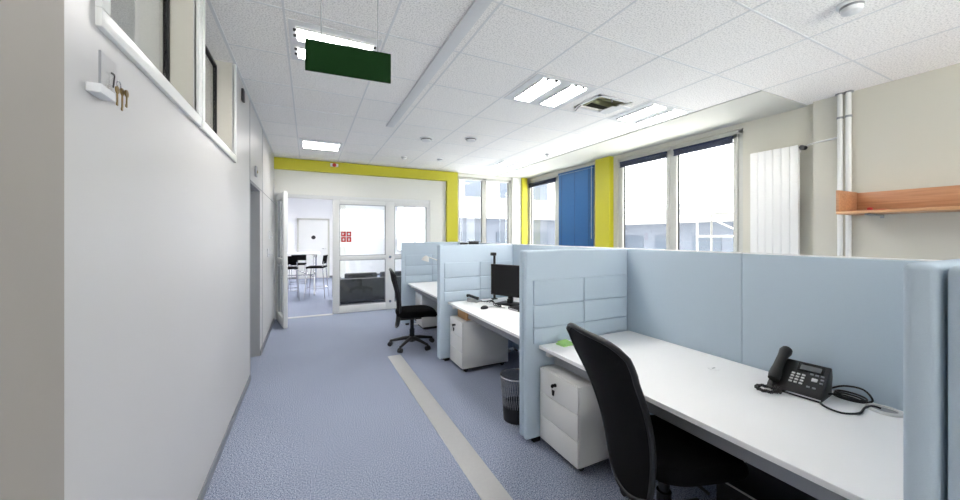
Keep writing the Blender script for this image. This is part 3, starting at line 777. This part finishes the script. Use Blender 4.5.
# ------------------------------------------------------------------ office chairs (local: faces +x, seat centre at origin)
def office_chair(label, loc, rotz, lean=.03, up=0.0):
    t = thing('office_chair', label, 'office chair', loc, rotz, 'black mesh office chairs')
    base = MB()
    for k in range(5):
        a = 2 * PI * k / 5 + .3
        p = [(math.cos(a) * r, math.sin(a) * r, z) for r, z in ((.03, .115), (.12, .108), (.22, .088), (.30, .072))]
        base.tube(p, .02, 10, taper=[.028, .024, .019, .016])
    base.lathe([(0, .07), (.045, .07), (.045, .13), (.03, .15), (0, .15)])
    b = base.build('base', black_plastic, t)
    for k in range(5):
        a = 2 * PI * k / 5 + .3
        x, y = math.cos(a) * .30, math.sin(a) * .30
        dx, dy = -math.sin(a), math.cos(a)
        c = MB()
        for s in (-1, 1): c.cyl((x + dx * s * .008, y + dy * s * .008, .030), (x + dx * s * .026, y + dy * s * .026, .030), .030, 16)
        c.cyl((x, y, .03), (x, y, .075), .010, 8)
        c.build('castor', black_plastic, b)
    MB().cyl((0, 0, .14), (0, 0, .38 + up * .6), .026, 16).cyl((0, 0, .14), (0, 0, .24), .034, 16).build('gas_column', black_gloss, t)
    MB().box(-.18, .12, -.08, .08, .375 + up * .5, .427 + up * .7, .012).cyl((.02, -.24, .40 + up * .6), (.02, -.08, .40 + up * .6), .007, 8).build('mechanism', black_plastic, t)
    # seat: rounded cushion
    m = MB(); b2 = bmesh.new(); rings = []
    n = 40
    for (sc_, z) in ((.0, .398), (.86, .398), (.96, .410), (1.0, .435), (.985, .462), (.93, .480), (.70, .490), (.0, .486)):
        ring = []
        if sc_ == 0:
            rings.append([b2.verts.new((.055, 0, z + .03 + up))]); continue
        for k in range(n):
            a = 2 * PI * k / n; ca, sa = math.cos(a), math.sin(a); e = .55
            x = .275 * sc_ * math.copysign(abs(ca) ** e, ca); y = .245 * sc_ * math.copysign(abs(sa) ** e, sa)
            dz = -.028 * max(0, (x - .10) / .145) ** 2
            ring.append(b2.verts.new((x + .055, y, z + .03 + up + dz + up * .6 * x / .24)))
        rings.append(ring)
    for A, B in zip(rings, rings[1:]):
        for k in range(n):
            q = []
            for v in (A[k % len(A)], A[(k + 1) % len(A)], B[(k + 1) % len(B)], B[k % len(B)]):
                if v not in q: q.append(v)
            if len(q) > 2: b2.faces.new(q)
    m._merge(b2); m.build('seat', black_fabric, t)
    # backrest
    z0, z1 = .33 + up * .6, 1.05
    def width(v): return .14 + .115 * min(1, v * 1.15) ** .85
    def prof(v):
        z = z0 + (z1 - z0) * v
        return -.215 - lean * v - .05 * v * v + .03 * math.sin(PI * min(1, v * 1.25)), z
    def fn(u, v):
        s = 2 * u - 1; x, z = prof(v); w = width(v)
        return (x + .05 * (s * s) * (.4 + .6 * v), s * w, z - .05 * (s ** 4) * (v ** 6) - .05 * (1 - s * s) * (1 - v) ** 4)
    back = MB().surf(fn, 16, 20, .008).build('backrest', net, t)
    rim = [fn(0, v / 16) for v in range(17)] + [fn(u / 12, 1) for u in range(1, 12)] + [fn(1, 1 - v / 16) for v in range(17)] + [fn(1 - u / 12, 0) for u in range(1, 12)]
    MB().tube(rim, .013, 10, True).build('back_frame', black_plastic, back)
    MB().surf(lambda u, v: (fn(.12 + .76 * u, .22 + .13 * v)[0] + .016, fn(.12 + .76 * u, .22 + .13 * v)[1], fn(.5, .22 + .13 * v)[2]), 10, 4, .01).build('lumbar_support', black_plastic, back)
    x, z = prof(.20)
    MB().tube([(-.12, 0, .400 + up * .6), (-.17, 0, .404 + up * .6), (x + .045, 0, z + .0), (x + .030, 0, z + .10)], .026, 12, taper=[.026, .026, .022, .016]).box(x + .010, x + .034, -.09, .09, z + .05, z + .09, .006).build('back_support', black_plastic, t)
    return t
office_chair('black mesh back office chair at the nearest desk', (1.585, 1.17, 0), math.radians(-13), .17, -.02)
office_chair('distant black office chair at the farthest desk', (1.27, 4.72, 0), math.radians(-8))

# ------------------------------------------------------------------ on the nearest desk
t = thing('desk_phone', 'black desk phone with white keys on the nearest desk', 'telephone', (2.25, .90, DZ), math.radians(-84))
# local: x right, y away from the user, slope rising to +y
def sl(y): return .020 + (y + .095) * .42
body = MB().prism([(-.095, 0), (.065, 0), (.085, .09), (.072, .135), (-.085, .030), (-.098, .014)], 'x', -.105, .105, .004).build('body', black_plastic, t)
rot = Matrix.Rotation(math.atan2(.105, .157), 4, 'X')
def on(x, y, dz=0): return Matrix.Translation((x, y * .9 - .006, .0300 + (y * .9 - .006 + .085) * .6688 + dz)) @ rot
MB().box(-.050, .050, -.024, .024, -.001, .004, .001, 1, mtx=on(.035, .052)).build('bezel', black_gloss, t)
MB().box(-.040, .040, -.016, .016, .0, .0048, mtx=on(.035, .050)).build('screen', lcd, t, smooth=False)
for r in range(4):
    for c in range(3):
        MB().box(-.0065, .0065, -.0045, .0045, 0, .005, .001, 1, mtx=on(-.022 + c * .020, .004 - r * .017)).build('key', key_white, t)
MB().box(-.011, .011, -.010, .010, 0, .005, .002, mtx=on(.062, -.010)).build('navigation_key', key_white, t)
for x, y in ((.048, -.055), (.070, -.055), (.088, .000), (.088, -.020), (.045, .020), (.065, .020), (.085, .020)): MB().box(-.006, .006, -.004, .004, 0, .004, mtx=on(x, y)).build('function_key', steel_grey, t, smooth=False)
MB().box(-.105, .105, -.003, .001, 0, .006, mtx=Matrix.Translation((0, -.098, .012))).build('silver_edge', chrome, t, smooth=False)
hp = [(-.079, y * .9, .030 + (y * .9 + .085) * .6688 + .022 + .016 * (1 - ((y - 0.0) / .10) ** 2)) for y in [(-.095 + .2 * i / 10) for i in range(11)]]
MB().tube(hp, .02, 12, taper=[.024, .027, .025, .022, .021, .021, .021, .022, .025, .028, .025]).build('handset', black_plastic, t)
coil = []
for i in range(120):
    u = i / 119; a = 2.2 * PI * u * 1.0 + PI * .1
    w = u * (1 - u) * 4
    cx_, cy_ = -.080 + .048 * math.cos(a), -.150 + .050 * math.sin(a)
    if u > .92: cx_, cy_ = cx_ + (-.079 - cx_) * (u - .92) / .08, cy_ + (-.092 - cy_) * (u - .92) / .08
    coil.append((cx_, cy_ + .004 * math.cos(i * 1.9), .010 + .004 * math.sin(i * 1.9) + .020 * u * u))
MB().tube(coil, .0062, 8).build('coiled_cord', black_plastic, t)
# network cable looped beside the phone (kept as its own lead)
cab = [(2.325, .815, DZ + .03), (2.36, .77, DZ + .055), (2.385, .71, DZ + .055), (2.372, .675, DZ + .02)]
for k in range(32):
    a = k * PI / 6
    cab.append((2.335 + (.030 + .0004 * k) * math.cos(a - 1.0), .745 + .054 * math.sin(a - 1.0) - .0003 * k, DZ + .006 + .0008 * k))
cab += [(2.26, .815, DZ + .016), (2.19, .800, DZ + .006), (2.135, .76, DZ + .006), (2.125, .70, DZ + .006), (2.19, .665, DZ + .006), (2.27, .672, DZ + .008), (2.315, .66, DZ + .014), (2.335, .640, DZ + .008)]
def smooth_path(P, n=4):
    P = [Vector(p) for p in P]; out = []
    for i in range(len(P) - 1):
        p0, p1, p2, p3 = P[max(i - 1, 0)], P[i], P[i + 1], P[min(i + 2, len(P) - 1)]
        for k in range(n):
            u = k / n
            out.append(.5 * ((2 * p1) + (-p0 + p2) * u + (2 * p0 - 5 * p1 + 4 * p2 - p3) * u * u + (-p0 + 3 * p1 - 3 * p2 + p3) * u ** 3))
    return out + [P[-1]]
tag(MB().tube(smooth_path(cab), .0045, 8).build('phone_cable', black_plastic), 'black looped cable between the desk phone and the cable port', 'cable')
t = thing('cable_port', 'white oval cable port on the desk beside the rounded divider', 'cable port', (2.335, .628, DZ), math.radians(90))
MB().lathe([(.055, 0), (.075, 0), (.075, .006), (.070, .009), (.055, .009), (.052, .004)], 28, Matrix.Diagonal((.80, .72, 1.2, 1))).build('rim', steel_white, t)
MB().lathe([(0, .0005), (.055, .0005), (.055, .003), (0, .003)], 28, Matrix.Diagonal((.80, .72, 1, 1))).build('brush_plate', steel_grey, t)
t = thing('desk_grommet', 'small round grommet in the nearest desk left of the phone', 'grommet', (2.17, 1.275, DZ))
MB().lathe([(0, 0), (.032, 0), (.032, .002), (.028, .0035), (0, .0035)]).build('cap', desk_white, t)
MB().box(-.012, .012, -.004, .004, .0036, .0042).build('slot', steel_grey, t, smooth=False)
t = thing('note_pad', 'green sticky note pad on the far left corner of nearest desk', 'note pad', (1.68, 2.03, DZ), .15)
MB().box(-.055, .055, -.04, .04, 0, .012, .001, 1).build('sheets', note_green, t)
MB().surf(lambda u, v: (-.05 + .10 * u, -.038 + .076 * v, .013 + .010 * v * v), 3, 6, .0006).build('top_sheet', note_green, t)
# black box under the nearest desk
t = thing('computer_case', 'flat black case with thin silver edge under the nearest desk', 'computer', (2.14, .77, 0))
MB().box(-.18, .20, -.37, .37, .02, .215, .006).build('casing', black_plastic, t)
MB().box(-.184, -.178, -.37, .37, .209, .2165).build('trim', alu, t, smooth=False)
m = MB()
for x in (-.14, .16):
    for y in (-.31, .31): m.cyl((x, y, 0), (x, y, .021), .015)
m.build('foot', black_plastic, t)

# ------------------------------------------------------------------ on the computer desk
t = thing('computer_monitor', 'black flat monitor on the middle desk facing the aisle', 'monitor', (2.09, 3.52, DZ), math.radians(25))
MB().box(-.02, .02, -.25, .25, .09, .455, .006).build('casing', black_plastic, t)
MB().box(-.0225, -.0195, -.24, .24, .102, .445).build('screen', black_gloss, t, smooth=False)
MB().box(.02, .05, -.03, .03, .05, .34, .006).box(.0, .05, -.03, .03, .012, .06, .006).build('stand_neck', black_plastic, t)
MB().box(-.10, .11, -.13, .13, 0, .014, .006).build('stand_foot', black_plastic, t)
t = thing('support_bracket', 'black bracket sticking up behind the monitor', 'bracket', (2.095, 3.885, DZ))
MB().box(-.03, .03, -.03, .03, 0, .012, .003).build('clamp', black_plastic, t)
MB().cyl((0, 0, .01), (0, 0, .56), .015).build('post', black_plastic, t)
MB().box(-.045, .015, -.03, .03, .545, .585, .008).build('head', black_plastic, t)
t = thing('telephone_handset', 'small black phone lying at the left of the middle desk', 'telephone', (1.80, 3.84, DZ), .5)
MB().prism([(-.07, 0), (.07, 0), (.07, .045), (-.07, .015)], 'x', -.06, .06, .004).build('body', steel_grey, t)
MB().tube([(-.04, -.08, .05), (-.04, -.05, .055), (-.04, .05, .075), (-.04, .08, .07)], .018, 10, taper=[.018, .016, .016, .02]).build('handset', black_plastic, t)
t = thing('computer_mouse', 'black mouse on the middle desk', 'mouse', (1.72, 3.42, DZ), .3)
MB().lathe([(0, 0), (.030, 0), (.034, .008), (.030, .022), (.016, .032), (0, .034)], 18, Matrix.Diagonal((1.5, .9, 1, 1))).build('shell', black_plastic, t)
MB().tube(smooth_path([(.05, 0, .012), (.10, .02, .004), (.13, -.02, .004), (.15, -.08, .004), (.18, -.14, .004)]), .0025, 6).build('lead', black_plastic, t)
t = thing('docking_station', 'small black docking box before the monitor with leads', 'docking station', (2.03, 3.20, DZ), .1)
MB().box(-.08, .06, -.10, .10, 0, .028, .006).build('casing', black_plastic, t)
MB().box(-.084, -.079, -.08, .08, .008, .020).build('front_strip', chrome, t, smooth=False)
m = MB()
for k in range(4):
    m.tube(smooth_path([(1.86 + .02 * k, 3.78 - .03 * k, DZ + .006), (1.90 + .01 * k, 3.70 - .03 * k, DZ + .02 + .01 * k), (1.93 - .01 * k, 3.60, DZ + .035), (1.88 + .02 * k, 3.50 - .02 * k, DZ + .010), (1.92, 3.40 + .02 * k, DZ + .006)]), .004, 6)
tag(m.build('cable_tangle', black_plastic), 'tangle of black leads left of the monitor foot', 'cables')
t = thing('paper_cup', 'small white cup beside the monitor stand', 'cup', (2.04, 3.05, DZ))
MB().lathe([(0, 0), (.028, 0), (.036, .085), (.034, .085), (.026, .004), (0, .004)]).build('cup_wall', desk_white, t)
m = MB().box(-.10, .10, -.13, .13, 0, .09, .004)
b = tag(m.build('cardboard_box', paper_brown, loc=(1.68, 3.715, .555)), 'brown cardboard box lying on top of the middle pedestal', 'box')
# waste bin
t = thing('waste_bin', 'black wire waste bin with chrome rim beside the stitched divider', 'waste bin', (1.535, 2.47, 0))
MB().lathe([(0, .004), (.105, .004), (.112, .13), (.110, .13), (.103, .008), (0, .008)], 28).build('base_cup', black_plastic, t)
w = MB()
for k in range(40):
    a = 2 * PI * k / 40
    for dd in (-.22, .22):
        w.tube([(math.cos(a + dd * q) * (.112 + .018 * q), math.sin(a + dd * q) * (.112 + .018 * q), .12 + .235 * q) for q in (0, .5, 1)], .0011, 4)
w.build('wire_mesh', steel_grey, t)
MB().tube([(.130 * math.cos(2 * PI * k / 32), .130 * math.sin(2 * PI * k / 32), .358) for k in range(32)], .006, 8, True).build('rim', chrome, t)
lin_m = glass_mat('clear_bin_liner', (.82, .83, .85), 1.2)
MB().lathe([(.106, .10), (.118, .24), (.126, .35), (.125, .35), (.117, .24), (.105, .10)], 28).build('liner', lin_m, t)

# small devices on top of the divider
t = thing('webcam', 'small black device resting on top of the middle divider', 'device', (1.84, 4.02, ZT), .1)
MB().box(-.035, .10, -.018, .018, 0, .040, .006).build('body', black_plastic, t)
MB().box(-.16, -.06, -.012, .012, 0, .022, .003).cyl((-.07, 0, .008), (-.03, 0, .012), .004, 8).build('arm', black_plastic, t)

# ------------------------------------------------------------------ on the farthest desk
t = thing('desk_lamp', 'white adjustable desk lamp on the farthest desk', 'desk lamp', (1.98, 5.20, DZ))
MB().lathe([(0, 0), (.085, 0), (.085, .012), (.06, .02), (0, .022)]).build('base', steel_white, t)
MB().cyl((0, 0, .02), (.02, 0, .34), .009).tube([(.02, 0, .34), (-.34, -.05, .47)], .009).lathe([(0, -.014), (.014, -.01), (.016, 0), (.014, .01), (0, .014)], 12, Matrix.Translation((.02, 0, .34))).build('arm', steel_white, t)
MB().lathe([(.055, -.05), (.058, -.05), (.045, 0), (.022, .03), (0, .034), (0, .03), (.02, .026), (.042, -.002)], 20, Matrix.Translation((-.38, -.06, .46)) @ Matrix.Rotation(.35, 4, 'Y')).build('lamp_shade', steel_white, t)
t = thing('desk_caddy', 'small black pen holder at the back of the farthest desk', 'pen holder', (2.02, 4.74, DZ))
MB().lathe([(0, 0), (.04, 0), (.042, .10), (.039, .10), (.037, .004), (0, .004)]).build('cup', black_plastic, t)
for k in range(4): MB().cyl((.015 * math.cos(k * 1.7), .015 * math.sin(k * 1.7), .006), (.03 * math.cos(k * 1.7), .03 * math.sin(k * 1.7), .145), .004, 8).build('pen', black_plastic, t)
t = thing('drawer_pedestal', 'pale pedestal under the farthest desk', 'drawer pedestal', (1.62, 5.63, 0), 0, 'white drawer pedestals')
MB().box(.016, .58, -.185, .185, .04, .555, .003).build('body', steel_white, t)
for z0, z1 in ((.06, .215), (.22, .375), (.38, .552)): MB().box(0, .015, -.183, .183, z0, z1, .0025).build('drawer', steel_white, t)
MB().box(.04, .55, -.16, .16, 0, .041).build('plinth', black_plastic, t, smooth=False)

# ------------------------------------------------------------------ room behind the glass
t = thing('high_table', 'white high table on chrome folding legs beyond the open door', 'table', (-.05, 9.9, 0))
MB().box(-.75, .32, -.38, .38, 1.045, 1.075, .006).build('tabletop', desk_white, t)
for x in (-.62, .18):
    MB().cyl((x, -.30, .06), (x, .28, 1.0), .018).cyl((x + .04, .30, .06), (x + .04, -.28, 1.0), .018).box(x - .02, x + .06, -.32, .32, 1.0, 1.045, .004).cyl((x, -.36, .05), (x + .02, .36, .05), .018).build('leg', chrome, t)
m = MB().cyl((-.62, 0, .52), (.20, 0, .52), .014).cyl((-.62, 0, .85), (.20, 0, .45), .012)
m.build('stretcher', chrome, t)
def bar_stool(label, loc, rz):
    t = thing('bar_stool', label, 'bar stool', loc, rz, 'bar stools at the high table')
    MB().box(-.20, .20, -.19, .19, .735, .775, .015, 3).build('seat', black_fabric, t)
    def fn(u, v):
        s = 2 * u - 1
        return (-.20 - .03 * v + .03 * s * s, s * .18, .84 + .20 * v)
    MB().surf(fn, 8, 4, .02).build('backrest', black_fabric, t)
    for sx in (-1, 1):
        for sy in (-1, 1):
            top = .90 if sx < 0 else .735
            MB().tube([(sx * .23, sy * .21, 0.002), (sx * .17, sy * .17, .735), (sx * (.19 if sx < 0 else .168), sy * .165, top + .002)], .011, 8).build('leg', chrome, t)
    MB().tube([(.213, -.20, .25), (.213, .20, .25), (-.213, .20, .25), (-.213, -.20, .25)], .009, 8, True).build('foot_ring', chrome, t)
bar_stool('bar stool at the right end of the high table', (.18, 9.35, 0), math.radians(165))
bar_stool('bar stool half hidden behind the open glazed door', (-.42, 9.35, 0), math.radians(95))
bar_stool('bar stool on the far side of the high table', (-.25, 10.55, 0), math.radians(-95))
t = thing('sofa', 'charcoal sofa seen from behind through the glazed screen', 'sofa', (1.45, 8.55, 0))
MB().box(-.95, .95, -.40, -.22, .05, .56, .02, 3).box(-.95, -.78, -.22, .40, .05, .56, .02, 3).box(.78, .95, -.22, .40, .05, .56, .02, 3).build('frame', sofa_m, t)
for k in range(2): MB().box(-.77 + k * .78, .0 + k * .77, -.20, .40, .06, .40, .03, 3).build('seat_cushion', sofa_m, t)
for k in range(2): MB().box(-.72 + k * .78, -.02 + k * .74, -.215, -.05, .405, .66, .03, 3).build('back_cushion', sofa_m, t)
m = MB()
for x in (-.88, .88):
    for y in (-.33, .33): m.cyl((x, y, 0), (x, y, .052), .02)
m.build('foot', black_plastic, t)
